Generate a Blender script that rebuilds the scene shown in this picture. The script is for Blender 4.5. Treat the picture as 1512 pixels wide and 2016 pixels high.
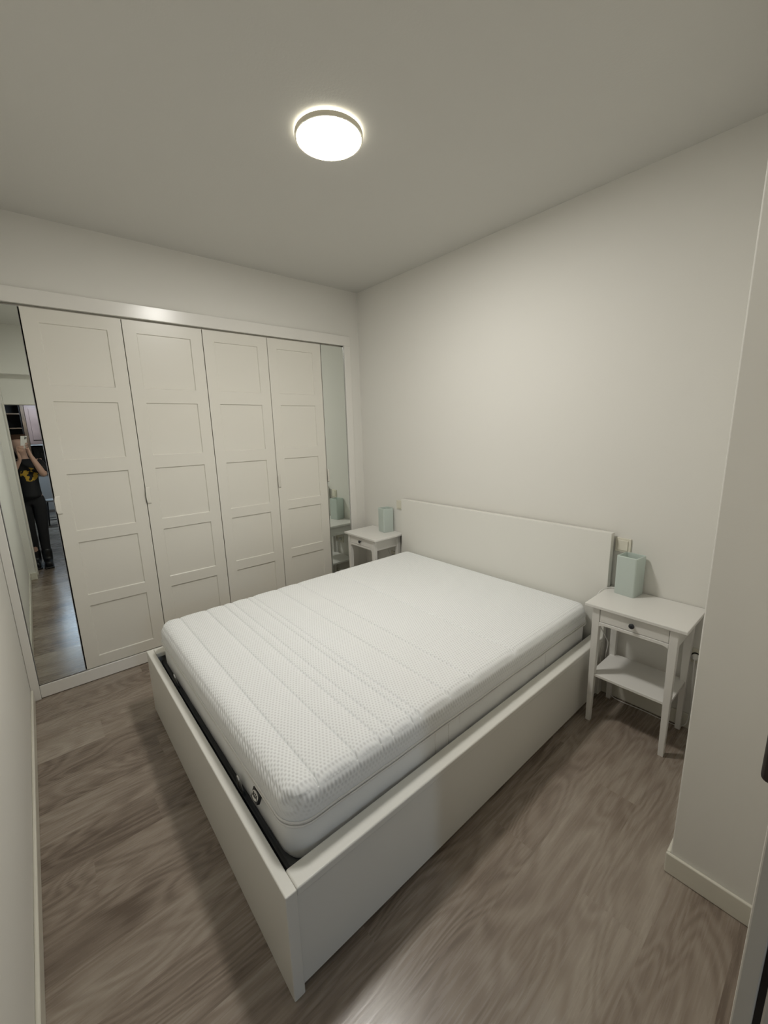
import bpy, bmesh, math, random
from mathutils import Vector, Matrix
random.seed(7)
S = bpy.context.scene
for o in list(bpy.data.objects): bpy.data.objects.remove(o)
COL = S.collection
# ---------------------------------------------------------------- camera
CAM_P = Vector((3.2436, -2.5000, 1.6444))
c_right = Vector((0.65149, 0.75820, -0.02651)); c_down = Vector((0.13451, -0.14983, -0.97952)); c_fwd = Vector((-0.74664, 0.63458, -0.19960))
#CAMFIT
c_fwd.normalize(); c_right = (c_right - c_fwd*c_right.dot(c_fwd)).normalized(); c_up = c_right.cross(c_fwd)
cam = bpy.data.objects.new('camera', bpy.data.cameras.new('camera')); COL.objects.link(cam)
M = Matrix.Identity(4)
for i in range(3):
    M[i][0] = c_right[i]; M[i][1] = c_up[i]; M[i][2] = -c_fwd[i]; M[i][3] = CAM_P[i]
cam.matrix_world = M
cam.data.sensor_fit = 'HORIZONTAL'; cam.data.sensor_width = 36.0
cam.data.lens = 36.0*805.53/1512.0
cam.data.clip_start = 0.02
S.camera = cam
# ---------------------------------------------------------------- light and exposure
W = bpy.data.worlds.new('world'); S.world = W; W.use_nodes = True
W.node_tree.nodes['Background'].inputs[0].default_value = (0.9, 0.95, 1.0, 1)
W.node_tree.nodes['Background'].inputs[1].default_value = 0.02
S.view_settings.view_transform = 'Standard'; S.view_settings.look = 'None'
S.view_settings.exposure = 0.0; S.view_settings.gamma = 1.0; S.view_settings.use_curve_mapping = False
LAMP_STRENGTH = 140.0; LAMP_COL = (1.0, 0.975, 0.925); HALO_STRENGTH = 15.0
KITCHEN_STRENGTH = 125.0; KITCHEN_COL = (0.62, 0.79, 1.0)

# ---------------------------------------------------------------- materials
def mat(name, col, rough=0.5, metal=0.0, spec=0.5, bump=None, emit=None, vary=0.0, vscale=3.0):
    m = bpy.data.materials.new(name); m.use_nodes = True; nt = m.node_tree; b = nt.nodes['Principled BSDF']
    b.inputs['Base Color'].default_value = (*col, 1); b.inputs['Roughness'].default_value = rough
    b.inputs['Metallic'].default_value = metal; b.inputs['Specular IOR Level'].default_value = spec
    tc = nt.nodes.new('ShaderNodeTexCoord')
    if vary:
        n = nt.nodes.new('ShaderNodeTexNoise'); n.inputs['Scale'].default_value = vscale; n.inputs['Detail'].default_value = 3
        nt.links.new(tc.outputs['Object'], n.inputs['Vector'])
        r = nt.nodes.new('ShaderNodeValToRGB'); r.color_ramp.elements[0].position = .3; r.color_ramp.elements[1].position = .7
        r.color_ramp.elements[0].color = (*[c*(1-vary) for c in col], 1); r.color_ramp.elements[1].color = (*col, 1)
        nt.links.new(n.outputs['Fac'], r.inputs['Fac']); nt.links.new(r.outputs['Color'], b.inputs['Base Color'])
    if bump:
        sc, st, dist = bump
        n = nt.nodes.new('ShaderNodeTexNoise'); n.inputs['Scale'].default_value = sc; n.inputs['Detail'].default_value = 4
        bp = nt.nodes.new('ShaderNodeBump'); bp.inputs['Strength'].default_value = st; bp.inputs['Distance'].default_value = dist
        nt.links.new(tc.outputs['Object'], n.inputs['Vector']); nt.links.new(n.outputs['Fac'], bp.inputs['Height']); nt.links.new(bp.outputs['Normal'], b.inputs['Normal'])
    if emit:
        b.inputs['Emission Color'].default_value = (*emit[0], 1); b.inputs['Emission Strength'].default_value = emit[1]
    return m
m_wall = mat('plaster_paint', (.80, .785, .735), .75, bump=(90, .12, .002), spec=.25)
m_ceil = mat('ceiling_paint', (.67, .66, .62), .9, bump=(120, .2, .002), spec=.1)
m_base = mat('cream_baseboard', (.74, .715, .62), .35)
m_ward = mat('wardrobe_foil', (.79, .765, .69), .33, bump=(25, .03, .002))
m_trim = mat('surround_paint', (.84, .82, .77), .24)
m_bed = mat('bed_foil', (.80, .79, .735), .36, bump=(160, .04, .001))
m_night = mat('stand_paint', (.80, .785, .745), .38)
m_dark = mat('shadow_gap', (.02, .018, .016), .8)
m_steel = mat('grey_steel', (.09, .095, .10), .45, metal=.4)
m_deck = mat('grey_deck', (.10, .105, .11), .8)
m_chrome = mat('brushed_chrome', (.55, .55, .55), .25, metal=1)
m_knob = mat('blackened_knob', (.015, .017, .022), .3)
m_rim = mat('lamp_rim', (.80, .75, .62), .4)
m_plastic = mat('ivory_plastic', (.74, .71, .60), .35)
m_cord = mat('white_cord', (.80, .79, .76), .45)
m_sock = mat('socket_dark', (.03, .025, .02), .5)
m_doorleaf = mat('door_paint', (.78, .75, .68), .4)
m_bronze = mat('dark_bronze', (.06, .05, .045), .35, metal=.8)
m_skin = mat('skin', (.62, .40, .31), .5)
m_black = mat('black_cotton', (.012, .012, .014), .85)
m_boot = mat('black_leather', (.012, .012, .013), .35)
m_hair = mat('brown_hair', (.10, .05, .03), .5)
m_phone = mat('white_phone', (.80, .78, .74), .2)
m_lens = mat('lens_black', (.01, .01, .012), .1)
m_wood = mat('brown_wood', (.13, .07, .035), .5, vary=.4, vscale=6)
m_book = mat('dark_wood', (.035, .022, .018), .5)
m_kcab = mat('kitchen_cabinet', (.24, .155, .13), .3, vary=.3)
m_kwhite = mat('kitchen_white', (.40, .37, .35), .35)
m_kblack = mat('kitchen_black', (.012, .012, .014), .3)
m_hall = mat('hall_paint', (.45, .44, .43), .8)

m_mirror = mat('mirror_silver', (.80, .84, .81), 0.0, metal=1.0)
m_glass = bpy.data.materials.new('frosted_glass'); m_glass.use_nodes = True
nt = m_glass.node_tree; pb = nt.nodes['Principled BSDF']; pb.inputs['Base Color'].default_value = (.80, .86, .82, 1); pb.inputs['Roughness'].default_value = .42
tr = nt.nodes.new('ShaderNodeBsdfTranslucent'); tr.inputs[0].default_value = (.76, .84, .80, 1)
mx = nt.nodes.new('ShaderNodeMixShader'); mx.inputs[0].default_value = .42
nt.links.new(pb.outputs[0], mx.inputs[1]); nt.links.new(tr.outputs[0], mx.inputs[2]); nt.links.new(mx.outputs[0], nt.nodes['Material Output'].inputs[0])

def emitter(name, col, s):
    m = bpy.data.materials.new(name); m.use_nodes = True; nt = m.node_tree; nt.nodes.remove(nt.nodes['Principled BSDF'])
    e = nt.nodes.new('ShaderNodeEmission'); e.inputs[0].default_value = (*col, 1); e.inputs[1].default_value = s
    nt.links.new(e.outputs[0], nt.nodes['Material Output'].inputs[0]); return m
m_lamp = emitter('lit_diffuser', LAMP_COL, LAMP_STRENGTH); m_halo = emitter('lit_back_ring', (1, .97, .86), HALO_STRENGTH)
m_klamp = emitter('kitchen_lit_panel', KITCHEN_COL, KITCHEN_STRENGTH)

def N(nt, t, **kw):
    n = nt.nodes.new(t)
    for k, v in kw.items(): setattr(n, k, v)
    return n
def math_(nt, op, a, b=None, c=None):
    n = nt.nodes.new('ShaderNodeMath'); n.operation = op
    for i, x in enumerate((a, b, c)):
        if x is None: continue
        if isinstance(x, (int, float)): n.inputs[i].default_value = x
        else: nt.links.new(x, n.inputs[i])
    return n.outputs[0]

# laminate floor: every plank carries a random number that shifts its grain
m_floor = bpy.data.materials.new('grey_brown_laminate'); m_floor.use_nodes = True
nt = m_floor.node_tree; L = nt.links.new; b = nt.nodes['Principled BSDF']
at = N(nt, 'ShaderNodeAttribute', attribute_name='prand'); tc = N(nt, 'ShaderNodeTexCoord')
comb = N(nt, 'ShaderNodeCombineXYZ'); L(math_(nt, 'MULTIPLY', at.outputs['Fac'], 37.0), comb.inputs[0]); L(math_(nt, 'MULTIPLY', at.outputs['Fac'], 91.0), comb.inputs[1]); L(math_(nt, 'MULTIPLY', at.outputs['Fac'], 53.0), comb.inputs[2])
add = N(nt, 'ShaderNodeVectorMath', operation='ADD'); L(tc.outputs['Object'], add.inputs[0]); L(comb.outputs[0], add.inputs[1])
# broad swirl field -> contour lines (cathedral grain)
mp1 = N(nt, 'ShaderNodeMapping'); mp1.inputs['Scale'].default_value = (6.5, 1.5, 1); L(add.outputs[0], mp1.inputs[0])
n1 = N(nt, 'ShaderNodeTexNoise'); n1.inputs['Scale'].default_value = 1.0; n1.inputs['Detail'].default_value = 1.5; n1.inputs['Roughness'].default_value = .4; n1.inputs['Distortion'].default_value = .5; L(mp1.outputs[0], n1.inputs['Vector'])
rings = math_(nt, 'SINE', math_(nt, 'MULTIPLY', n1.outputs['Fac'], 85.0))
mp2 = N(nt, 'ShaderNodeMapping'); mp2.inputs['Scale'].default_value = (130, 7, 1); L(add.outputs[0], mp2.inputs[0])
n2 = N(nt, 'ShaderNodeTexNoise'); n2.inputs['Scale'].default_value = 1.0; n2.inputs['Detail'].default_value = 5; L(mp2.outputs[0], n2.inputs['Vector'])
mp3 = N(nt, 'ShaderNodeMapping'); mp3.inputs['Scale'].default_value = (6.5, 1.6, 1); L(add.outputs[0], mp3.inputs[0])
n3 = N(nt, 'ShaderNodeTexNoise'); n3.inputs['Scale'].default_value = 1.0; n3.inputs['Detail'].default_value = 4; L(mp3.outputs[0], n3.inputs['Vector'])
v = math_(nt, 'MULTIPLY', rings, .095); v = math_(nt, 'MULTIPLY_ADD', n2.outputs['Fac'], .28, v); v = math_(nt, 'MULTIPLY_ADD', n3.outputs['Fac'], .85, v); v = math_(nt, 'MULTIPLY_ADD', at.outputs['Fac'], .30, v)
v = math_(nt, 'SUBTRACT', v, .20)
rp = N(nt, 'ShaderNodeValToRGB'); L(v, rp.inputs['Fac']); e = rp.color_ramp.elements
e[0].position = .2; e[0].color = (.135, .100, .075, 1); e[1].position = .85; e[1].color = (.40, .345, .285, 1)
q = rp.color_ramp.elements.new(.5); q.color = (.27, .217, .172, 1)
L(rp.outputs['Color'], b.inputs['Base Color']); b.inputs['Roughness'].default_value = .33; b.inputs['Specular IOR Level'].default_value = .5
rr = math_(nt, 'MULTIPLY_ADD', n2.outputs['Fac'], .24, .15); L(rr, b.inputs['Roughness'])
bp = N(nt, 'ShaderNodeBump'); bp.inputs['Strength'].default_value = .18; bp.inputs['Distance'].default_value = .001; L(n2.outputs['Fac'], bp.inputs['Height']); L(bp.outputs[0], b.inputs['Normal'])

# mattress ticking: small honeycomb dots
def ticking(name, dots):
    m = bpy.data.materials.new(name); m.use_nodes = True; nt = m.node_tree; L = nt.links.new; b = nt.nodes['Principled BSDF']
    tc = N(nt, 'ShaderNodeTexCoord'); sp = N(nt, 'ShaderNodeSeparateXYZ'); L(tc.outputs['Object'], sp.inputs[0])
    k = 2*math.pi/.0125
    u = math_(nt, 'MULTIPLY', math_(nt, 'ADD', sp.outputs[0], math_(nt, 'MULTIPLY', sp.outputs[2], .9)), k)
    y = math_(nt, 'MULTIPLY', sp.outputs[1], k)
    a = math_(nt, 'COSINE', u); c = math_(nt, 'COSINE', math_(nt, 'MULTIPLY_ADD', u, .5, math_(nt, 'MULTIPLY', y, .866))); d = math_(nt, 'COSINE', math_(nt, 'MULTIPLY_ADD', u, -.5, math_(nt, 'MULTIPLY', y, .866)))
    h0 = math_(nt, 'ADD', a, math_(nt, 'ADD', c, d)); fz = nt.nodes.new('ShaderNodeMapRange'); L(sp.outputs[2], fz.inputs[0]); fz.inputs[1].default_value = .500; fz.inputs[2].default_value = .548; fz.inputs[3].default_value = .15
    h = math_(nt, 'MULTIPLY', h0, fz.outputs[0])          # -1.5 .. 3
    rp = N(nt, 'ShaderNodeValToRGB'); L(math_(nt, 'MULTIPLY_ADD', h, .222, .333), rp.inputs['Fac'])
    rp.color_ramp.elements[0].position = .25; rp.color_ramp.elements[0].color = (.93, .945, .94, 1)
    rp.color_ramp.elements[1].position = .85; rp.color_ramp.elements[1].color = tuple(x*(1-dots) for x in (.90, .91, .90)) + (1,)
    L(rp.outputs['Color'], b.inputs['Base Color']); b.inputs['Roughness'].default_value = .85; b.inputs['Sheen Weight'].default_value = .15
    bp = N(nt, 'ShaderNodeBump'); bp.inputs['Strength'].default_value = .35 if dots else .0; bp.inputs['Distance'].default_value = .0018; bp.invert = True
    L(h, bp.inputs['Height']); L(bp.outputs[0], b.inputs['Normal']); return m
m_tick = ticking('honeycomb_ticking', .13)
m_side = mat('smooth_ticking', (.88, .885, .87), .8, bump=(14, .25, .008))
m_pipe = mat('mattress_piping', (.82, .81, .78), .6)
m_shirt = bpy.data.materials.new('black_shirt_print'); m_shirt.use_nodes = True
nt = m_shirt.node_tree; L = nt.links.new; b = nt.nodes['Principled BSDF']; tc = N(nt, 'ShaderNodeTexCoord'); sp = N(nt, 'ShaderNodeSeparateXYZ'); L(tc.outputs['Object'], sp.inputs[0])
n = N(nt, 'ShaderNodeTexNoise'); n.inputs['Scale'].default_value = 16; L(tc.outputs['Object'], n.inputs['Vector'])
dy = math_(nt, 'DIVIDE', math_(nt, 'ADD', sp.outputs[1], 2.545), .085); dz = math_(nt, 'DIVIDE', math_(nt, 'SUBTRACT', sp.outputs[2], 1.205), .085)
r2 = math_(nt, 'ADD', math_(nt, 'MULTIPLY', dy, dy), math_(nt, 'MULTIPLY', dz, dz))
inside = math_(nt, 'LESS_THAN', r2, 1.0); blob = math_(nt, 'GREATER_THAN', n.outputs['Fac'], .47); front = math_(nt, 'LESS_THAN', sp.outputs[0], 3.52)
fac = math_(nt, 'MULTIPLY', inside, math_(nt, 'MULTIPLY', blob, front))
mc = N(nt, 'ShaderNodeMix', data_type='RGBA'); L(fac, mc.inputs[0]); mc.inputs[6].default_value = (.012, .012, .014, 1); mc.inputs[7].default_value = (.55, .34, .04, 1)
L(mc.outputs[2], b.inputs['Base Color']); b.inputs['Roughness'].default_value = .85

# ---------------------------------------------------------------- geometry helpers
def finish(name, bm, m, parent=None, bevel=0, seg=2, smooth=False, kind=None):
    bmesh.ops.recalc_face_normals(bm, faces=bm.faces)
    me = bpy.data.meshes.new(name); bm.to_mesh(me); bm.free()
    for mm in (m if isinstance(m, (list, tuple)) else [m]): me.materials.append(mm)
    o = bpy.data.objects.new(name, me); COL.objects.link(o)
    if parent: o.parent = parent
    if smooth:
        for p in me.polygons: p.use_smooth = True
    if bevel:
        bv = o.modifiers.new('bevel', 'BEVEL'); bv.width = bevel; bv.segments = seg; bv.limit_method = 'ANGLE'; bv.angle_limit = math.radians(40)
        bv.harden_normals = False
    if kind: o['kind'] = kind
    return o
def box(bm, x0, x1, y0, y1, z0, z1, mi=0):
    vs = [bm.verts.new(p) for p in ((x0, y0, z0), (x1, y0, z0), (x1, y1, z0), (x0, y1, z0), (x0, y0, z1), (x1, y0, z1), (x1, y1, z1), (x0, y1, z1))]
    for f in ((0, 3, 2, 1), (4, 5, 6, 7), (0, 1, 5, 4), (1, 2, 6, 5), (2, 3, 7, 6), (3, 0, 4, 7)):
        bm.faces.new([vs[i] for i in f]).material_index = mi
    return vs
def B(name, dims, m, parent=None, bevel=0, **k):
    bm = bmesh.new()
    for d in (dims if isinstance(dims[0], (tuple, list)) else [dims]): box(bm, *d)
    return finish(name, bm, m, parent, bevel, **k)
def hexa(bm, bot, top):     # two quads of points
    vs = [bm.verts.new(p) for p in list(bot)+list(top)]
    for f in ((0, 3, 2, 1), (4, 5, 6, 7), (0, 1, 5, 4), (1, 2, 6, 5), (2, 3, 7, 6), (3, 0, 4, 7)): bm.faces.new([vs[i] for i in f])
def lathe(bm, prof, n=48, c=(0, 0, 0), axis='z'):
    rings = []
    for r, z in prof:
        ring = []
        for i in range(n):
            a = 2*math.pi*i/n
            p = (r*math.cos(a), r*math.sin(a), z)
            if axis == 'y': p = (p[0], z, p[1])
            if axis == 'x': p = (z, p[0], p[1])
            ring.append(bm.verts.new((c[0]+p[0], c[1]+p[1], c[2]+p[2])))
        rings.append(ring)
    for a, b_ in zip(rings, rings[1:]):
        for i in range(n): bm.faces.new((a[i], a[(i+1) % n], b_[(i+1) % n], b_[i]))
    bm.faces.new(rings[0]); bm.faces.new(rings[-1][::-1])
def tube(bm, pts, r, n=8, closed=False):
    pts = [Vector(p) for p in pts]; rings = []; m_ = len(pts); up = None
    for i, p in enumerate(pts):
        a = pts[(i-1) % m_] if (closed or i > 0) else p; c = pts[(i+1) % m_] if (closed or i < m_-1) else p
        t = (c-a).normalized()
        if up is None: up = t.orthogonal().normalized()
        up = (up - t*up.dot(t)).normalized(); s = t.cross(up)
        rings.append([bm.verts.new(p + (up*math.cos(2*math.pi*j/n) + s*math.sin(2*math.pi*j/n))*r) for j in range(n)])
    for i in range(m_ if closed else m_-1):
        A, Bq = rings[i], rings[(i+1) % m_]
        off = 0
        if closed and i == m_-1: off = min(range(n), key=lambda k: (A[0].co-Bq[k].co).length)
        for j in range(n): bm.faces.new((A[j], A[(j+1) % n], Bq[(j+1+off) % n], Bq[(j+off) % n]))
    if not closed: bm.faces.new(rings[0]); bm.faces.new(rings[-1][::-1])
def spline(pts, k=8):
    P = [Vector(p) for p in pts]; out = []
    for i in range(len(P)-1):
        p0 = P[max(i-1, 0)]; p1 = P[i]; p2 = P[i+1]; p3 = P[min(i+2, len(P)-1)]
        for j in range(k):
            t = j/k; out.append(.5*((2*p1)+(p2-p0)*t+(2*p0-5*p1+4*p2-p3)*t*t+(3*p1-p0-3*p2+p3)*t**3))
    out.append(P[-1]); return out
def thing(name, label, cat, loc=(0, 0, 0), rz=0, group=None):
    o = bpy.data.objects.new(name, None); COL.objects.link(o); o.location = loc; o.rotation_euler = (0, 0, rz); o.empty_display_size = .1
    o['label'] = label; o['category'] = cat
    if group: o['group'] = group
    return o
def tag(o, label, cat, group=None):
    o['label'] = label; o['category'] = cat
    if group: o['group'] = group
    return o
def keep(o, parent):      # parent a mesh built in world coordinates to a thing that sits elsewhere
    o.parent = parent; o.matrix_parent_inverse = Matrix.LocRotScale(parent.location, parent.rotation_euler, None).inverted(); return o
def dup(root, loc, rz, label):
    r = root.copy(); COL.objects.link(r); r.location = loc; r.rotation_euler = (0, 0, rz); r['label'] = label
    for ch in list(root.children):
        c = ch.copy(); COL.objects.link(c); c.parent = r
        for g in list(ch.children):
            d = g.copy(); COL.objects.link(d); d.parent = c
    return r
def structure(o, label, cat):
    o['kind'] = 'structure'; o['label'] = label; o['category'] = cat; return o

# ---------------------------------------------------------------- room shell
H = 2.870; YL = -2.7225; NX = 2.975; NY = -.927; WX = 3.17; WT = .10; YJ = -2.645; HEAD = 2.03
KX = 8.65; KY0 = -3.7; KY1 = -.3; FT = 2.48; FR = -.108
# floor of planks that run parallel to y
def plank_floor():
    bm = bmesh.new(); lay = bm.faces.layers.float.new('prand'); w = .1917; k0 = -4
    joints = {10: -1.235, 11: -.72, 12: -1.235, 9: -.6, 0: -2.42, 1: -1.9, 2: -2.2, 3: -1.7, 4: -2.30, 5: -2.55, 6: -1.8, 7: -2.0, 8: -1.5, 13: -.5}
    for k in range(-4, 46):
        xa = .50 + w*k; xb = xa + w
        if xb < -.75 or xa > KX: continue
        xa = max(xa, -.75); xb = min(xb, KX)
        j = joints.get(k, -random.uniform(.2, 1.4)); ys = []
        y = j
        while y > KY0: y -= 1.285
        while y < .02: ys.append(y); y += 1.285
        ys.append(y)
        for a, c in zip(ys, ys[1:]):
            a = max(a, KY0); c = min(c, .02)
            if c <= a: continue
            if xb <= WX and c < YL-.02: continue
            if xa < WX: a = max(a, YL-.02)
            f = bm.faces.new([bm.verts.new(p) for p in ((xa, a, 0), (xb, a, 0), (xb, c, 0), (xa, c, 0))]); f[lay] = random.random()
    for f in list(bm.faces):
        pass
    r = bmesh.ops.extrude_face_region(bm, geom=list(bm.faces))
    bmesh.ops.translate(bm, verts=[g for g in r['geom'] if isinstance(g, bmesh.types.BMVert)], vec=(0, 0, -.02))
    return finish('floor', bm, m_floor)
structure(plank_floor(), 'grey-brown wood laminate plank floor', 'floor')
structure(B('ceiling', [(-.7, WX, YL-.1, .1, H, H+.1), (WX+WT, KX+.1, KY0-.1, KY1+.1, 2.55, 2.65)], m_ceil), 'matt white ceiling carrying the round lamp', 'ceiling')
structure(B('wall_back', (-.7, NX+.3, 0, .1, 0, H), m_wall), 'plain off-white wall behind the headboard', 'wall')
structure(B('wall_far', [(-.12, 0, FR, 0, 0, H), (-.12, 0, YL, FR, FT, H), (-.8, -.7, YL, 0, 0, H)], m_wall), 'off-white wall above and beside the wardrobe', 'wall')
structure(B('wall_left', (-.7, WX, YL-.1, YL, 0, H), m_wall), 'off-white wall at the left edge, seen at a grazing angle', 'wall')
structure(B('wall_right', [(NX, WX+WT, NY, 0, 0, H), (WX, WX+WT, YL-.1, YJ, 0, H), (NX, WX, YL-.1, -2.662, 0, H), (WX, WX+WT, YJ, NY, HEAD, H), (WX+WT, WX+WT+.02, KY0, YL-.1, 0, 2.55)], m_wall, bevel=.004), 'off-white projecting wall to the right of the nightstand, with the doorway', 'wall')
structure(B('wall_soffit', (3.045, WX, -2.662, NY, 2.35, H), m_wall), 'lowered soffit over the doorway, seen in the mirror', 'wall')
structure(B('wall_kitchen', [(KX, KX+.1, KY0, KY1, 0, 2.55), (WX+WT, KX, KY0-.1, KY0, 0, 2.55), (WX+WT, KX, KY1, KY1+.1, 0, 2.55)], m_hall), 'dim wall of the kitchen, seen in the mirror', 'wall')
# baseboards (bevelled top)
def baseboard(name, segs, label):
    bm = bmesh.new()
    for s in segs: box(bm, *s)
    return structure(finish(name, bm, m_base, bevel=.005, seg=3), label, 'baseboard')
bh = .085; bt = .013
baseboard('baseboard_back', [(.0, NX, -bt, 0, 0, bh)], 'cream baseboard under the headboard wall')
baseboard('baseboard_left', [(.02, NX, YL, YL+bt, 0, bh)], 'cream baseboard along the left wall')
baseboard('baseboard_right', [(NX-bt, WX+.045, NY-bt, NY, 0, bh), (NX-bt, NX, NY, -bt, 0, bh), (NX-bt, NX, YL+bt, -2.650, 0, bh), (NX, WX-.006, -2.662, -2.650, 0, bh)], 'cream baseboard round the projecting wall at the right')
# casing of the doorway
structure(B('trim_1', [(WX-.004, WX+WT+.012, YJ-.012, YJ+.004, 0, HEAD+.006), (WX-.004, WX+WT+.012, YJ+.004, NY, HEAD-.004, HEAD+.006)], m_doorleaf, bevel=.003), 'pale painted casing of the doorway, seen in the mirror', 'door casing')
# closed leaf of the double door at the right edge
dl = structure(B('door_1', [(3.221, 3.249, -1.65, -.93, .008, HEAD-.015), (3.259, 3.269, -1.65, -.93, .008, HEAD-.015)], m_doorleaf, bevel=.003), 'pale door leaf seen edge-on at the right edge', 'door')
B('door_seal', (3.249, 3.259, -1.647, -.935, .01, HEAD-.02), m_kblack, dl)
B('door_handle', (3.199, 3.2208, -1.605, -1.535, 1.012, 1.23), m_bronze, dl, bevel=.017, seg=5)

# ---------------------------------------------------------------- wardrobe
A0 = -.178; ZB = .0934; ZT = ZB+2.29
wd = thing('fitted_wardrobe', 'wide cream fitted wardrobe with four panelled doors between two narrow mirror doors', 'wardrobe', (0, (A0*2-2.5)/2, 0))
def part(o): return keep(o, wd)
part(B('surround', [(-.02, .014, FR-.07, FR, 0, ZT+.012), (-.02, .014, YL+.001, A0-2.5-.001, 0, ZT+.012), (-.02, .014, YL+.001, FR, ZT+.012, FT)], m_trim, bevel=.003))
part(B('carcass', [(-.62, -.022, A0-.02, A0, .0, ZT+.01), (-.62, -.022, A0-2.5, A0-2.48, .0, ZT+.01), (-.62, -.6, A0-2.5, A0, .0, ZT+.01), (-.62, -.022, A0-2.5, A0, ZT, ZT+.012), (-.62, -.022, A0-2.5, A0, .07, ZB-.004)], m_ward))
part(B('plinth', [(-.02, .006, A0-2.5, A0, .004, ZB-.006)], m_trim, bevel=.003))
part(B('gap_shadow_board', (-.05, -.0225, A0-2.5, A0, ZB, ZT+.01), m_dark))
rows = [(1.953, 2.305), (1.505, 1.859), (1.050, 1.415), (.611, .973), (.168, .533)]
def panel_door(y0, y1):
    bm = bmesh.new(); t = .018; d = .008; sl = .0025
    ys = [y0, y0+.078, y1-.082, y1]; zs = [ZB]+[z for r in rows[::-1] for z in r]+[ZT]
    g = {}
    def V(x, y, z):
        k = (round(x, 5), round(y, 5), round(z, 5))
        if k not in g: g[k] = bm.verts.new((x, y, z))
        return g[k]
    for i in range(3):
        for j in range(len(zs)-1):
            a, b_, c, e_ = ys[i], ys[i+1], zs[j], zs[j+1]
            if i == 1 and j % 2 == 1:
                o4 = [(a, c), (b_, c), (b_, e_), (a, e_)]; i4 = [(a+sl, c+sl), (b_-sl, c+sl), (b_-sl, e_-sl), (a+sl, e_-sl)]
                bm.faces.new([V(-d, *p) for p in i4])
                for k in range(4): bm.faces.new([V(0, *o4[k]), V(0, *o4[(k+1) % 4]), V(-d, *i4[(k+1) % 4]), V(-d, *i4[k])])
            else: bm.faces.new([V(0, a, c), V(0, b_, c), V(0, b_, e_), V(0, a, e_)])
    bk = [bm.verts.new((-t, *p)) for p in ((y0, ZB), (y1, ZB), (y1, ZT), (y0, ZT))]; bm.faces.new(bk)
    def side(line, b0, b1): bm.faces.new(line+[b1, b0])
    side([V(0, y, ZB) for y in ys], bk[0], bk[1]); side([V(0, y1, z) for z in zs], bk[1], bk[2])
    side([V(0, y, ZT) for y in ys[::-1]], bk[2], bk[3]); side([V(0, y0, z) for z in zs[::-1]], bk[3], bk[0])
    return bm
def handle(y, parent, flip=1):
    bm = bmesh.new(); z0, z1 = 1.170, 1.288; n = 12
    # a thin bent tab: hugs the door edge, curls outwards
    sec = [(.0005, 0.022), (.0035, .018), (.006, .008), (.011, -.004), (.017, -.009)]
    fr, bk = [], []
    for i in range(n+1):
        t = i/n; z = z0+(z1-z0)*t; s = min(1, 4.5*min(t, 1-t))**.5 if 0 < t < 1 else 0.12
        fr.append([bm.verts.new((x*max(s, .25)+.0012, y+flip*(q*1.0 if q > 0 else q*s), z)) for x, q in sec]); bk.append([bm.verts.new((x*max(s, .25), y+flip*(q*1.0 if q > 0 else q*s), z)) for x, q in sec])
    for i in range(n):
        for j in range(len(sec)-1):
            bm.faces.new((fr[i][j], fr[i+1][j], fr[i+1][j+1], fr[i][j+1])); bm.faces.new((bk[i][j], bk[i][j+1], bk[i+1][j+1], bk[i+1][j]))
        for G, j in ((0, 0), (0, len(sec)-1)): bm.faces.new((fr[i][j], bk[i][j], bk[i+1][j], fr[i+1][j]))
    for e_ in (0, n):
        for j in range(len(sec)-1): bm.faces.new((fr[e_][j], fr[e_][j+1], bk[e_][j+1], bk[e_][j]))
    h = finish('handle', bm, m_ward, smooth=True); h.parent = parent; return h
for k in range(4):
    y1 = A0-.25-.5*k-.0015; y0 = y1-.4955
    d = part(finish('panel_door', panel_door(y0, y1), m_ward, bevel=.0012, seg=1)); d['label'] = 'cream door with five recessed panels'
    if k in (0, 2, 3): handle(y0+.004, d)
for k, (ya, yb) in enumerate(((A0-.25, A0), (A0-2.5, A0-2.25))):
    d = part(B('mirror_door', (-.018, -.003, ya+.0015, yb-.0035, ZB, ZT), m_ward)); d['label'] = 'narrow mirror-faced door'
    mi = B('mirror', (-.003, 0, ya+.0045, yb-.0065, ZB+.003, ZT-.003), m_mirror); mi.parent = d
    ed = B('edge_strip', [(-.003, .0012, ya+.0015, ya+.0045, ZB, ZT), (-.003, .0012, yb-.0065, yb-.0035, ZB, ZT), (-.003, .0012, ya+.0045, yb-.0065, ZT-.003, ZT), (-.003, .0012, ya+.0045, yb-.0065, ZB, ZB+.003)], m_chrome); ed.parent = d
    if k == 0: handle(ya+.004, d)

# ---------------------------------------------------------------- bed
BX0, BX1 = .6185, 2.372; BYF = -2.152; BH = .3856; HBZ = 1.026
bed = thing('bed_frame', 'large white bed frame with a plain slab headboard and deep side panels', 'bed', ((BX0+BX1)/2, (BYF)/2, 0))
def bp_(o): return keep(o, bed)
bp_(B('headboard', (BX0-.004, BX1-.004, -.0625, -.018, .0, HBZ), m_bed, bevel=.002))
bp_(B('footboard', (BX0, BX1, BYF, BYF+.036, 0, BH), m_bed, bevel=.004, seg=3))
for x0, x1, xo in ((BX1-.072, BX1-.002, BX1-.027), (BX0+.002, BX0+.072, BX0+.002)):
    r = bp_(B('side_rail', [(x0, x1, BYF+.0365, -.063, BH-.030, BH)], m_bed, bevel=.006, seg=3))
    p_ = B('side_panel', [(xo, xo+.018 if xo > 1 else xo+.018, BYF+.0365, -.063, .022, BH-.030)], m_bed, bevel=.001); p_.parent = r
base = bp_(B('mattress_base', [(BX0+.078, BX1-.078, BYF+.070, -.075, .300, .327)], m_deck, bevel=.003))
st = B('steel_edge', [(BX0+.074, BX1-.074, BYF+.060, BYF+.078, .285, .325)], m_steel, bevel=.003); st.parent = base
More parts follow.
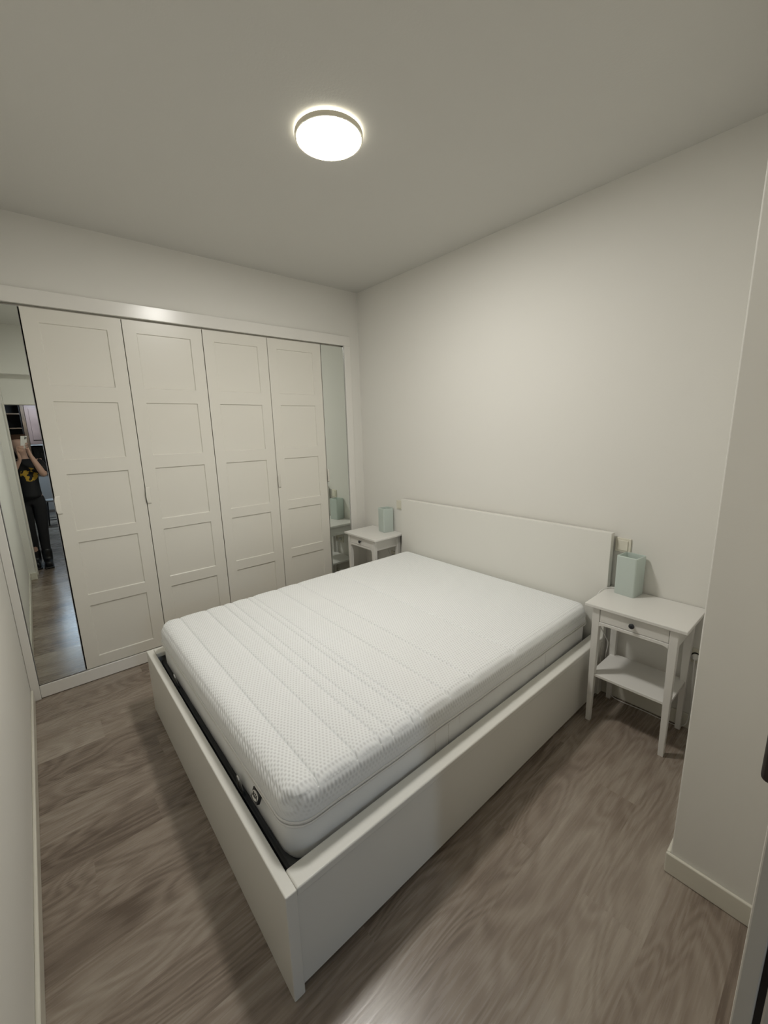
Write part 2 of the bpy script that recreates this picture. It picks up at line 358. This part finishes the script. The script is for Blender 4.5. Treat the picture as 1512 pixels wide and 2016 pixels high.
bp_(B('storage_floor', (BX0+.022, BX1-.022, BYF+.037, -.064, .03, .045), m_dark))
for x in (1.03, 1.90):
    bm = bmesh.new(); y = BYF+.052
    tube(bm, spline([(x-.013, y+.018, .31), (x-.013, y+.006, .36), (x-.010, y+.003, .395), (x, y+.002, .405), (x+.010, y+.003, .395), (x+.013, y+.006, .36), (x+.013, y+.018, .31)], 6), .0045, 10)
    h = finish('mattress_retainer', bm, m_chrome, smooth=True); bp_(h)

# mattress
MX0, MX1, MY0, MY1 = .690, 2.290, -2.086, -.072; MZ0, MZ1 = .329, .580; PZ = .476
mt = thing('mattress', 'thick white quilted mattress with honeycomb cover lying on the bed frame', 'mattress', ((MX0+MX1)/2, (MY0+MY1)/2, MZ0))
SEAMS = [-1.973, -1.822, -1.717, -1.662, -1.561, -1.522, -1.349, -1.192, -.874]
def rounded_slab(z0, z1, rt, rb, nx, ny, nz, R=.085, bulge=.0, seams=0.0, wob=0.0, shrink=0.0):
    x0, x1, y0, y1 = MX0+shrink, MX1-shrink, MY0+shrink, MY1-shrink
    cx, cy = (x0+x1)/2, (y0+y1)/2; hx, hy = (x1-x0)/2, (y1-y0)/2
    bm = bmesh.new(); g = {}
    def dist(n, h, r):     # denser sampling close to the edges
        inner = [-h+2*h*i/n for i in range(n+1)]
        ex = [-h+r*t for t in (0, .08, .2, .35, .5, .7, .9)]
        return sorted(set([round(v, 5) for v in ex+[-v for v in ex]+[v for v in inner if abs(v) < h-r]]))
    X = dist(nx, hx, .08); Y = dist(ny, hy, .08); Z = [z0+(z1-z0)*i/nz for i in range(nz+1)]
    if seams: Y = sorted(set([y for y in Y if min(abs(cy+y-s_) for s_ in SEAMS) > .009]+[round(s_-cy+d_, 5) for s_ in SEAMS for d_ in (-.009, -.0055, -.003, -.0012, 0, .0012, .003, .0055, .009)]))
    def shape(x, y, z):
        r = rt if z > (z0+z1)/2 else rb
        qx = max(-(hx-r), min(hx-r, x)); qy = max(-(hy-r), min(hy-r, y)); qz = max(z0+rb, min(z1-rt, z))
        d = Vector((x-qx, y-qy, z-qz)); l = d.length
        if l > 1e-9 and r > 0:
            k = max(abs(d.x), abs(d.y), abs(d.z)); d = d*(min(k, r)/l)
        p = Vector((qx, qy, qz)) + d
        ax, ay = abs(p.x)-(hx-R), abs(p.y)-(hy-R)
        if ax > 0 and ay > 0:
            u, v_ = ax/R, ay/R; u, v_ = min(u, 1), min(v_, 1)
            p.x = math.copysign(hx-R+R*u*math.sqrt(1-v_*v_/2), p.x); p.y = math.copysign(hy-R+R*v_*math.sqrt(1-u*u/2), p.y)
        wy = cy+p.y; wx = cx+p.x
        if bulge:
            t = (p.z-z0)/(z1-z0); s = 1+bulge*math.sin(math.pi*min(max(t, 0), 1))/hx; p.x *= s; p.y *= 1+bulge*math.sin(math.pi*min(max(t, 0), 1))/hy
        if seams:
            dsp = 0
            for s_ in SEAMS: dsp += math.exp(-((wy-s_)/.0032)**2)
            near = min(abs(wy-s_) for s_ in SEAMS); puff = min(near/.05, 1)
            if abs(z-z1) < 1e-6 or z > z0+.03:
                nz_ = 1 if abs(z-z1) < 1e-6 else 0
                if nz_: p.z += -seams*dsp + .0045*(1-(1-puff)**2)
                if abs(abs(x)-hx) < 1e-6: p.x -= math.copysign(seams*.35*dsp, p.x)
        if wob:
            if abs(abs(x)-hx) < 1e-6 or abs(abs(y)-hy) < 1e-6:
                w_ = wob*(math.sin(wy*23+z*9)+.6*math.sin(wy*51+1)+.7*math.sin(wx*19)+.5*math.sin(wx*43+z*20))
                t = (p.z-z0)/(z1-z0); w_ *= math.sin(math.pi*min(max(t, 0), 1))**.5 if 0 < t < 1 else 0
                if abs(abs(x)-hx) < 1e-6: p.x += math.copysign(w_, p.x)
                else: p.y += math.copysign(w_, p.y)
        return (cx+p.x, cy+p.y, p.z)
    def V(x, y, z):
        k = (round(x, 5), round(y, 5), round(z, 5))
        if k not in g: g[k] = bm.verts.new(shape(x, y, z))
        return g[k]
    for i in range(len(X)-1):
        for j in range(len(Y)-1):
            bm.faces.new((V(X[i], Y[j], z1), V(X[i+1], Y[j], z1), V(X[i+1], Y[j+1], z1), V(X[i], Y[j+1], z1)))
            bm.faces.new((V(X[i], Y[j], z0), V(X[i], Y[j+1], z0), V(X[i+1], Y[j+1], z0), V(X[i+1], Y[j], z0)))
    for k in range(nz):
        for s in (0, -1):
            for i in range(len(X)-1): bm.faces.new((V(X[i], Y[s], Z[k]), V(X[i+1], Y[s], Z[k]), V(X[i+1], Y[s], Z[k+1]), V(X[i], Y[s], Z[k+1])))
            for j in range(len(Y)-1): bm.faces.new((V(X[s], Y[j], Z[k]), V(X[s], Y[j+1], Z[k]), V(X[s], Y[j+1], Z[k+1]), V(X[s], Y[j], Z[k+1])))
    return bm
keep(finish('quilted_top', rounded_slab(PZ, MZ1, .058, .004, 44, 420, 14, seams=.0050, bulge=.0015), m_tick, smooth=True), mt)['label'] = 'white honeycomb-knit quilted upper cover'
keep(finish('lower_border', rounded_slab(MZ0, PZ-.001, .004, .022, 60, 90, 10, wob=.0013, shrink=.006), m_side, smooth=True), mt)['label'] = 'smooth white lower border'
def outline(off, z, wob=0):
    R = .085; x0, x1, y0, y1 = MX0-off, MX1+off, MY0-off, MY1+off; P = []
    for cx, cy, a0 in ((x1-R, y1-R, 0), (x0+R, y1-R, 90), (x0+R, y0+R, 180), (x1-R, y0+R, 270)):
        for i in range(11):
            a = math.radians(a0+9*i); P.append(Vector((cx+R*math.cos(a), cy+R*math.sin(a), z)))
    out = []
    for i, p in enumerate(P):
        q_ = P[(i+1) % len(P)]; n = max(1, int((q_-p).length/.03))
        for j in range(n):
            v_ = p.lerp(q_, j/n); v_.z += wob*(math.sin(v_.x*17+v_.y*13)+.5*math.sin(v_.y*37+v_.x*29)); out.append(v_)
    return out
for dz in (.007, -.005):
    bm = bmesh.new(); tube(bm, outline(.0026 if dz > 0 else .0036, PZ+dz, .0012), .0036, 8, True); keep(finish('piping', bm, m_pipe, smooth=True), mt)
bm = bmesh.new(); box(bm, MX1-.001, MX1+.004, -.262, -.240, PZ-.012, PZ-.003); keep(finish('zip_pull', bm, m_pipe, bevel=.001), mt)
for y in (-1.37, -1.30, -1.45, -.59):          # upright seams of the border
    bm = bmesh.new(); tube(bm, [(MX1-.0055, y, MZ0+.03), (MX1-.0048, y, .40), (MX1-.0055, y, PZ-.006)], .0016, 6); keep(finish('border_seam', bm, m_pipe, smooth=True), mt)
# sewn label at the foot end, black with a white oval and letters
lb = keep(B('sewn_label', (2.037, 2.087, MY0-.0055, MY0+.006, PZ-.047, PZ-.015), m_kblack, bevel=.0004), mt); lb['label'] = 'black sewn label with white oval'
bm = bmesh.new(); n = 32; cxl, czl = 2.062, PZ-.031
fo = [bm.verts.new((cxl+.0225*math.cos(2*math.pi*i/n), MY0-.0064, czl+.0135*math.sin(2*math.pi*i/n))) for i in range(n)]; bo = [bm.verts.new((v_.co.x, MY0-.0052, v_.co.z)) for v_ in fo]
bm.faces.new(fo); bm.faces.new(bo[::-1])
for i in range(n): bm.faces.new((fo[i], fo[(i+1) % n], bo[(i+1) % n], bo[i]))
ov = finish('label_oval', bm, m_phone); ov.parent = lb
tcu = bpy.data.curves.new('lettering', 'FONT'); tcu.body = 'IKEA'; tcu.size = .0165; tcu.align_x = 'CENTER'; tcu.align_y = 'CENTER'; tcu.extrude = .0004; tcu.offset = .0006
tcu.materials.append(m_kblack); to = bpy.data.objects.new('lettering', tcu)
to.matrix_world = Matrix.Translation((cxl, MY0-.0068, czl)) @ Matrix.Rotation(math.pi/2, 4, 'X')
dg = bpy.context.evaluated_depsgraph_get(); COL.objects.link(to); dg.update(); me = bpy.data.meshes.new_from_object(to.evaluated_get(dg)); mw = to.matrix_basis.copy(); bpy.data.objects.remove(to)
me.transform(mw)
TL = Matrix.Translation((cxl, MY0-.004, PZ-.013)) @ Matrix.Rotation(math.radians(-24), 4, 'X') @ Matrix.Translation((-cxl, -(MY0-.004), -(PZ-.013)))
for q_ in (me, lb.data, ov.data): q_.transform(TL)
lt = bpy.data.objects.new('lettering', me); COL.objects.link(lt); lt.parent = lb

# ---------------------------------------------------------------- nightstands (local: x 0..0.46, y -0.35..0)
def nightstand(loc, label):
    t = thing('nightstand', label, 'nightstand', loc, group='white nightstands beside the bed')
    B('table_top', (0, .46, -.35, 0, .682, .70), m_night, t, bevel=.003)
    lx0, lx1, ly0, ly1 = .037, .425, -.334, -.022
    for sx in (0, 1):
        for sy in (0, 1):
            w = .036; wb = .024
            xo = lx0 if sx == 0 else lx1; yo = ly0 if sy == 0 else ly1; dx = 1 if sx == 0 else -1; dy = 1 if sy == 0 else -1
            def sq(z, a, o=0): return [(xo+dx*o, yo+dy*o, z), (xo+dx*(o+a), yo+dy*o, z), (xo+dx*(o+a), yo+dy*(o+a), z), (xo+dx*o, yo+dy*(o+a), z)]
            bm = bmesh.new(); r0, r1, r2 = sq(0, wb, .004), sq(.60, w), sq(.682, w)
            R_ = [[bm.verts.new(p) for p in r] for r in (r0, r1, r2)]
            for a, b_ in zip(R_, R_[1:]):
                for i in range(4): bm.faces.new((a[i], a[(i+1) % 4], b_[(i+1) % 4], b_[i]))
            bm.faces.new(R_[0]); bm.faces.new(R_[-1]); finish('leg', bm, m_night, t, bevel=.002)
    for x in (lx0+.006, lx1-.022): B('side_panel', (x, x+.016, ly0+.036, ly1-.036, .585, .681), m_night, t, bevel=.001)
    B('back_panel', (lx0+.036, lx1-.036, ly1-.022, ly1-.006, .585, .681), m_night, t)
    # rail below the drawer with small curved corner pieces
    bm = bmesh.new(); xa, xb = lx0+.036, lx1-.036; top = .606; n = 20; P = []
    for i in range(n+1):
        x = xa+(xb-xa)*i/n; e_ = min(i, n-i)/n*(xb-xa); P.append((x, .590-.010*max(0, 1-e_/.022)**1.6))
    fr = [bm.verts.new((x, ly0, z)) for x, z in P]+[bm.verts.new((xb, ly0, top)), bm.verts.new((xa, ly0, top))]
    bk = [bm.verts.new((v_.co.x, ly0+.02, v_.co.z)) for v_ in fr]
    bm.faces.new(fr); bm.faces.new(bk[::-1])
    for i in range(len(fr)): bm.faces.new((fr[i], fr[(i+1) % len(fr)], bk[(i+1) % len(fr)], bk[i]))
    finish('front_rail', bm, m_night, t, bevel=.001, seg=1)
    d = B('drawer', [(xa+.002, xb-.002, ly0+.003, ly0+.021, .6085, .679), (xa+.01, xa+.022, ly0+.021, ly1-.03, .612, .665), (xb-.022, xb-.01, ly0+.021, ly1-.03, .612, .665), (xa+.01, xb-.01, ly0+.021, ly1-.03, .6085, .614)], m_night, t, bevel=.0015)
    bm = bmesh.new(); lathe(bm, [(.0055, .002), (.005, -.008), (.010, -.012), (.0135, -.017), (.0125, -.022), (.006, -.0245), (.001, -.025)], 24, ((xa+xb)/2, ly0+.003, .644), 'y')
    k = finish('knob', bm, m_knob, d, smooth=True); k['label'] = 'round black knob'
    B('shelf', (lx0+.008, lx1-.008, ly0+.010, ly1-.006, .278, .293), m_night, t, bevel=.002)
    return t
ns = nightstand((2.3690, -.0045, 0), 'white nightstand with dark knob standing against the projecting wall, nearer the viewer')
dup(ns, (.129, -.0045, 0), 0, 'white nightstand with dark knob in the corner beside the wardrobe')

# ---------------------------------------------------------------- table lamps
def table_lamp(loc, rz, label):
    t = thing('table_lamp', label, 'table lamp', loc, rz, 'frosted glass cuboid lamps'); h = .053; H_ = .222; w = .006; r = .008
    def ring(bm, hh, rr, z):
        vs = []
        for sx, sy, a0 in ((1, 1, 0), (-1, 1, 90), (-1, -1, 180), (1, -1, 270)):
            for i in range(5):
                a = math.radians(a0+22.5*i); vs.append(bm.verts.new((sx*(hh-rr)+rr*math.cos(a), sy*(hh-rr)+rr*math.sin(a), z)))
        return vs
    bm = bmesh.new(); Rs = [ring(bm, h, r, .0), ring(bm, h, r, H_-.002), ring(bm, h-.002, r-.001, H_), ring(bm, h-w+.001, r-.003, H_), ring(bm, h-w, r-.003, H_-.002), ring(bm, h-w, r-.003, 0)]
    for a, b_ in zip(Rs, Rs[1:]+Rs[:1]):
        n = len(a)
        for i in range(n): bm.faces.new((a[i], a[(i+1) % n], b_[(i+1) % n], b_[i]))
    s = finish('glass_shade', bm, m_glass, t); s['label'] = 'pale green frosted glass shade'
    for p in s.data.polygons: p.use_smooth = False
    bm = bmesh.new(); lathe(bm, [(.038, .001), (.038, .008), (.02, .012), (.016, .014), (.016, .05), (.012, .054)], 32); b0 = finish('base', bm, m_plastic, t, smooth=False)
    bm = bmesh.new(); lathe(bm, [(.010, .054), (.013, .066), (.022, .088), (.024, .10), (.02, .115), (.009, .124), (.001, .126)], 24); finish('bulb', bm, m_plastic, b0, smooth=True)
    return t
L1 = table_lamp((2.480, -.064, .7002), math.radians(-7), 'pale green frosted glass lamp on the nightstand nearer the viewer, by the projecting wall')
L2 = dup(L1, (.405, -.067, .7002), math.radians(-11), 'pale green frosted glass lamp on the nightstand in the corner by the wardrobe')
def cord(pts, parent, r=.0028):
    bm = bmesh.new(); tube(bm, spline(pts, 8), r, 8); o = finish('cord', bm, m_cord, smooth=True); keep(o, parent); return o
cord([(2.44, -.055, .704), (2.405, -.045, .704), (2.382, -.06, .705), (2.366, -.10, .7045), (2.356, -.14, .690), (2.352, -.175, .64), (2.3775, -.165, .52), (2.392, -.10, .42), (2.400, -.065, .36), (2.392, -.06, .28), (2.398, -.055, .18), (2.415, -.05, .08), (2.45, -.04, .012), (2.6, -.03, .004), (2.78, -.028, .006), (2.818, -.03, .1), (2.815, -.045, .30), (2.811, -.042, .40), (2.810, -.036, .425)], L1)
cord([(.34, -.045, .704), (.30, -.02, .704), (.29, -.010, .69), (.30, -.012, .60), (.42, -.03, .45), (.455, -.045, .42), (.455, -.042, .30), (.44, -.03, .1), (.46, -.03, .004)], L2)

# ---------------------------------------------------------------- wall plates
def switch(x0, z0, w, h, label, name='light_switch'):
    t = thing(name, label, 'light switch', (x0+w/2, -.0005, z0+h/2), group='ivory switches beside the headboard')
    B('plate', (-w/2, w/2, -.009, 0, -h/2, h/2), m_plastic, t, bevel=.003)
    B('rocker', (-w/2+.014, w/2-.014, -.014, -.008, -h/2+.012, h/2-.012), m_plastic, t, bevel=.002)
switch(2.372, .914, .082, .082, 'square ivory light switch above the green lamp nearer the viewer')
switch(.492, .916, .082, .082, 'square ivory light switch between the headboard and the corner lamp')
def socket(x0, z0, n, label):
    w = .075*n; t = thing('wall_socket', label, 'wall socket', (x0, -.0005, z0), group='ivory sockets behind the nightstands')
    B('plate', (0, w, -.009, 0, -.04, .04), m_plastic, t, bevel=.003)
    for k in range(n):
        bm = bmesh.new(); lathe(bm, [(.022, -.0092), (.022, -.0115), (.0185, -.0115), (.018, -.0095)], 24, (.0375+.075*k, 0, 0), 'y'); finish('socket_ring', bm, m_sock if n == 1 else m_plastic, t)
        for s in (-1, 1):
            bm = bmesh.new(); lathe(bm, [(.003, -.0092), (.003, -.0098)], 12, (.0375+.075*k+s*.0095, 0, 0), 'y'); finish('socket_hole', bm, m_sock, t)
    return t
sk = socket(2.772, .430, 1, 'ivory wall socket with a dark ring low behind the nightstand nearer the viewer')
socket(.40, .455, 2, 'double ivory wall socket seen in the narrow mirror below the corner nightstand')
def plug(x, z, label):
    bm = bmesh.new(); lathe(bm, [(.016, -.012), (.0175, -.020), (.0165, -.032), (.009, -.040), (.004, -.046)], 24, (x, 0, z), 'y'); o = finish('plug', bm, m_cord, smooth=True); tag(o, label, 'plug', 'lamp plugs')
plug(2.8095, .430, 'white plug in the socket low behind the nightstand nearer the viewer')
plug(.4375, .455, 'white plug in the double socket under the corner nightstand')

# ---------------------------------------------------------------- ceiling lamp
LX, LY, LR = 1.594, -1.346, .1425
cl = thing('ceiling_lamp', 'round flat glowing lamp with a thin beige rim on the ceiling', 'ceiling lamp', (LX, LY, H))
bm = bmesh.new(); z0 = -.028; z1 = -.0095
lathe(bm, [(LR-.006, z1), (LR, z1-.001), (LR, z0+.001), (LR-.0015, z0), (LR-.007, z0), (LR-.008, z0+.004), (LR-.009, z1-.0005)], 96); 
finish('rim', bm, m_rim, cl, smooth=False)
bm = bmesh.new(); lathe(bm, [(LR-.0085, z0+.002), (LR-.012, z0-.001), (.002, z0-.0015)], 96); finish('diffuser', bm, m_lamp, cl)
bm = bmesh.new(); lathe(bm, [(LR-.014, z1+.0005), (LR-.014, -.001)], 96); finish('back_glow_ring', bm, m_halo, cl)

# ---------------------------------------------------------------- what the mirror shows of the kitchen
bc = thing('bookcase', 'dark brown bookcase left of the wood post, seen in the mirror', 'bookcase', (8.3, -2.8, 0))
keep(B('case', [(8.05, 8.6, -2.545, -2.52, 0, 2.5), (8.05, 8.6, -3.2, -3.175, 0, 2.5), (8.58, 8.6, -3.2, -2.52, 0, 2.5)], m_book), bc)
for z in (.3, .75, 1.2, 1.55, 1.84, 2.125, 2.42): keep(B('shelf', (8.05, 8.58, -3.175, -2.545, z, z+.02), m_wood), bc)
tag(B('wooden_post', (8.0, 8.6, -2.52, -2.468, 0, 2.5), m_wood), 'brown wood post between the bookcase and the kitchen cabinet, seen in the mirror', 'post')
uc = thing('upper_cabinet', 'greyish pink wall cabinet with a raised panel and bright edge, seen in the mirror', 'cabinet', (8.2, -2.2, 1.5))
keep(B('body', (8.02, 8.6, -2.465, -1.5, 1.515, 2.5), m_kcab), uc)
for a in (-2.46, -1.98):
    dr = keep(B('door', [(8.0, 8.02, a, a+.47, 1.52, 2.49)], m_kcab, bevel=.004), uc)
    p_ = B('raised_panel', [(7.988, 8.0, a+.06, a+.41, 1.60, 2.24)], m_kcab, bevel=.01); p_.parent = dr
keep(B('light_rail', (7.99, 8.03, -2.465, -1.5, 1.49, 1.515), m_kwhite), uc)
bc2 = thing('base_cabinet', 'pale grey kitchen base cabinet behind the stool, seen in the mirror', 'cabinet', (8.2, -2.2, 0))
keep(B('body', (8.04, 8.6, -2.465, -1.0, .0, .915), m_kwhite), bc2); keep(B('door', (8.02, 8.04, -2.46, -1.9, .12, .87), m_kwhite, bevel=.004), bc2)
tag(B('worktop', (7.99, 8.6, -2.465, -1.0, .9155, .955), m_kwhite, bevel=.003), 'light worktop on the grey base cabinet, seen in the mirror', 'worktop')
tag(B('oven', [(8.3, 8.59, -2.46, -1.7, .957, 1.46), (8.29, 8.3, -2.44, -1.75, 1.0, 1.42)], m_kblack, bevel=.004), 'black oven under the wall cabinet, seen in the mirror', 'oven')
stl = thing('stool', 'low stool with a pale seat and black legs behind the person, seen in the mirror', 'stool', (6.75, -2.30, 0))
bm = bmesh.new(); lathe(bm, [(.145, .462), (.15, .468), (.15, .488), (.142, .494)], 32); finish('seat', bm, m_kwhite, stl)
for sx in (-1, 1):
    for sy in (-1, 1):
        bm = bmesh.new(); tube(bm, [(sx*.085, sy*.085, .461), (sx*.12, sy*.12, .010)], .011, 8); finish('leg', bm, m_kblack, stl, smooth=True)
bm = bmesh.new(); tube(bm, [(.113*math.cos(2*math.pi*i/32)*1.35, .113*math.sin(2*math.pi*i/32)*1.35, .12) for i in range(32)], .007, 8, True); finish('foot_ring', bm, m_kblack, stl, smooth=True)
kl = thing('kitchen_ceiling_lamp', 'cool white square ceiling light of the kitchen, glinting on the floor in the mirror', 'ceiling lamp', (7.35, -2.25, 2.55))
B('housing', [(-.17, .17, -.17, .17, -.02, -.0005)], m_kwhite, kl); B('panel', [(-.16, .16, -.16, .16, -.024, -.0205)], m_klamp, kl)

# ---------------------------------------------------------------- person holding the phone in the doorway
def skin(name, V, E, m, parent=None, sub=2):
    me = bpy.data.meshes.new(name); me.from_pydata([v_[:3] for v_ in V], E, []); me.materials.append(m)
    o = bpy.data.objects.new(name, me); COL.objects.link(o)
    sk = o.modifiers.new('skin', 'SKIN'); sk.use_smooth_shade = True; sk.branch_smoothing = .4
    if not me.skin_vertices: 
        me.attributes.new  # layer is made by the modifier below
    bm = bmesh.new(); bm.from_mesh(me); lay = bm.verts.layers.skin.verify(); bm.verts.ensure_lookup_table()
    for i, v_ in enumerate(V):
        r = v_[3]; bm.verts[i][lay].radius = r if isinstance(r, tuple) else (r, r); bm.verts[i][lay].use_root = (i == 0)
    bm.to_mesh(me); bm.free()
    sb = o.modifiers.new('sub', 'SUBSURF'); sb.levels = sub; sb.render_levels = sub
    if parent: o.parent = parent
    return o
def chain(V, E, pts, root=None):
    prev = root
    for p in pts:
        V.append(p); i = len(V)-1
        if prev is not None: E.append((prev, i))
        prev = i
    return prev
ph_c = CAM_P - c_right*.024 - c_up*.050 - c_fwd*.019
def P3(r, u, f): return ph_c + c_right*r + c_up*u + c_fwd*f      # phone frame
V, E = [], []
chain(V, E, [(3.565, -2.575, .94, (.135, .085))])                                    # pelvis root
chest = chain(V, E, [(3.555, -2.57, 1.05, (.115, .075)), (3.55, -2.565, 1.18, (.12, .08)), (3.555, -2.565, 1.30, (.125, .075))], 0)
neck = chain(V, E, [(3.555, -2.57, 1.395, (.07, .055)), (3.545, -2.575, 1.445, .050)], chest)
skull = chain(V, E, [(3.525, -2.585, 1.49, (.052, .055)), (3.515, -2.592, 1.54, (.068, .075)), (3.52, -2.595, 1.595, (.074, .084)), (3.53, -2.595, 1.64, (.055, .062))], neck)
for side, (sh, el, wr) in enumerate((((3.545, -2.435, 1.345), (3.395, -2.405, 1.185), (3.300, -2.500, 1.445)), ((3.53, -2.705, 1.345), (3.42, -2.735, 1.17), (3.315, -2.600, 1.400)))):
    sh, el, wr = Vector(sh), Vector(el), Vector(wr)
    a = chain(V, E, [(*sh, .052), (*sh.lerp(el, .5), .044), (*el, .037), (*el.lerp(wr, .35), .037), (*el.lerp(wr, .8), .026), (*wr, (.024, .018))], chest)
    s = 1 if side == 0 else -1
    # palm behind the phone edge, then five fingers round the edge
    palm = P3(s*.050, -.045 if side == 0 else -.085, -.030); pk = chain(V, E, [(*Vector(wr).lerp(palm, .55), (.028, .014)), (*palm, (.030, .013))], a)
    for f in range(4):
        u0 = (-.015 - .021*f) if side == 0 else (-.050 - .017*f); ln = (.9, 1.0, .95, .8)[f]
        chain(V, E, [(*P3(s*.052, u0-.006, -.022), .0085), (*P3(s*.050, u0, -.002), .0078), (*P3(s*(.050-.022*ln), u0+.004, .0125), .0070), (*P3(s*(.050-.045*ln), u0+.006, .0125), .0060)], pk)
    u0 = -.028 if side == 0 else -.06
    chain(V, E, [(*P3(s*.046, u0-.03, -.030), .0105), (*P3(s*.036, u0-.01, -.026), .0092), (*P3(s*.022, u0+.008, -.0185), .0078)], pk)
feet = [(3.555, -2.525), (3.60, -2.64)]
for side, (fx, fy) in enumerate(feet):
    hy = (-2.50, -2.655)[side]
    chain(V, E, [(3.57, hy, .86, (.078, .082)), (3.56, (hy+fy)/2, .66, .066), (3.555, fy*.7+hy*.3, .48, .050), (3.575, fy, .34, .050), (fx+.02, fy, .12, .034), (fx+.01, fy, .055, .034), (fx-.07, fy, .035, (.036, .026)), (fx-.13, fy, .028, (.034, .02))], 0)
person = skin('person', V, E, m_skin)
tag(person, 'person in black clothes and boots holding up a phone, seen in the mirror', 'person')
V, E = [], []
chain(V, E, [(3.56, -2.57, .89, (.175, .130)), (3.56, -2.57, .97, (.160, .118))]); c2 = chain(V, E, [(3.555, -2.57, 1.06, (.148, .115)), (3.55, -2.565, 1.20, (.148, .115)), (3.555, -2.565, 1.31, (.145, .11))], 1)
chain(V, E, [(3.555, -2.57, 1.385, (.085, .062))], c2)
for sh, el in (((3.545, -2.435, 1.345), (3.395, -2.405, 1.185)), ((3.53, -2.705, 1.345), (3.42, -2.735, 1.17))):
    sh, el = Vector(sh), Vector(el); chain(V, E, [(*sh, .080), (*sh.lerp(el, .4), .078), (*sh.lerp(el, .85), .074)], c2)
skin('t_shirt', V, E, m_shirt, person)['label'] = 'black T-shirt with a yellow patch on the chest'
V, E = [], []
chain(V, E, [(3.565, -2.575, .98, (.135, .096))]); c3 = chain(V, E, [(3.567, -2.575, .93, (.140, .098))], 0)
for side, (fx, fy) in enumerate(feet):
    hy = (-2.50, -2.655)[side]
    chain(V, E, [(3.57, hy, .85, (.088, .092)), (3.56, (hy+fy)/2, .66, .075), (3.555, fy*.7+hy*.3, .48, .060), (3.575, fy, .34, .058), (fx+.02, fy, .22, .052), (fx+.02, fy, .11, .048)], c3)
skin('trousers', V, E, m_black, person)
for side, (fx, fy) in enumerate(feet):
    V, E = [], []
    chain(V, E, [(fx+.02, fy, .25, .066), (fx+.02, fy, .16, .060), (fx+.01, fy, .07, (.052, .055)), (fx-.06, fy, .050, (.05, .046)), (fx-.13, fy, .045, (.05, .042)), (fx-.17, fy, .040, (.042, .036))])
    bt_ = skin('boot', V, E, m_boot, person)
    s_ = B('sole', (fx-.205, fy-.0, fy-.048, fy+.048, .0, .022) if False else (fx-.205, fx+.075, fy-.048, fy+.048, .001, .024), m_boot, bt_, bevel=.01, seg=3)
# hair: shell round the back and top of the head, gathered behind
V, E = [], []
chain(V, E, [(3.545, -2.595, 1.60, (.082, .088)), (3.55, -2.595, 1.655, (.058, .062))]); chain(V, E, [(3.575, -2.595, 1.56, (.07, .06)), (3.595, -2.595, 1.50, (.05, .04)), (3.61, -2.595, 1.42, (.035, .03))], 0)
skin('hair', V, E, m_hair, person)
# phone
phn = thing('phone', 'white mobile phone held up by the person, reflected in the left mirror door', 'phone', tuple(ph_c))
RM = Matrix(((c_right.x, c_up.x, -c_fwd.x), (c_right.y, c_up.y, -c_fwd.y), (c_right.z, c_up.z, -c_fwd.z))); phn.rotation_euler = RM.to_euler()
B('case', (-.036, .036, -.0735, .0735, -.004, .004), m_phone, phn, bevel=.0035, seg=3)
B('screen', (-.033, .033, -.070, .070, .004, .0045), m_lens, phn)
cb = B('camera_block', (.001, .033, .034, .070, -.0055, -.004), m_phone, phn, bevel=.001)
for x, y in ((.0105, .061), (.0105, .043), (.024, .052)):
    bm = bmesh.new(); lathe(bm, [(.0065, -.0055), (.0065, -.0075), (.005, -.0078)], 20, (x, y, 0)); finish('lens', bm, m_lens, cb)
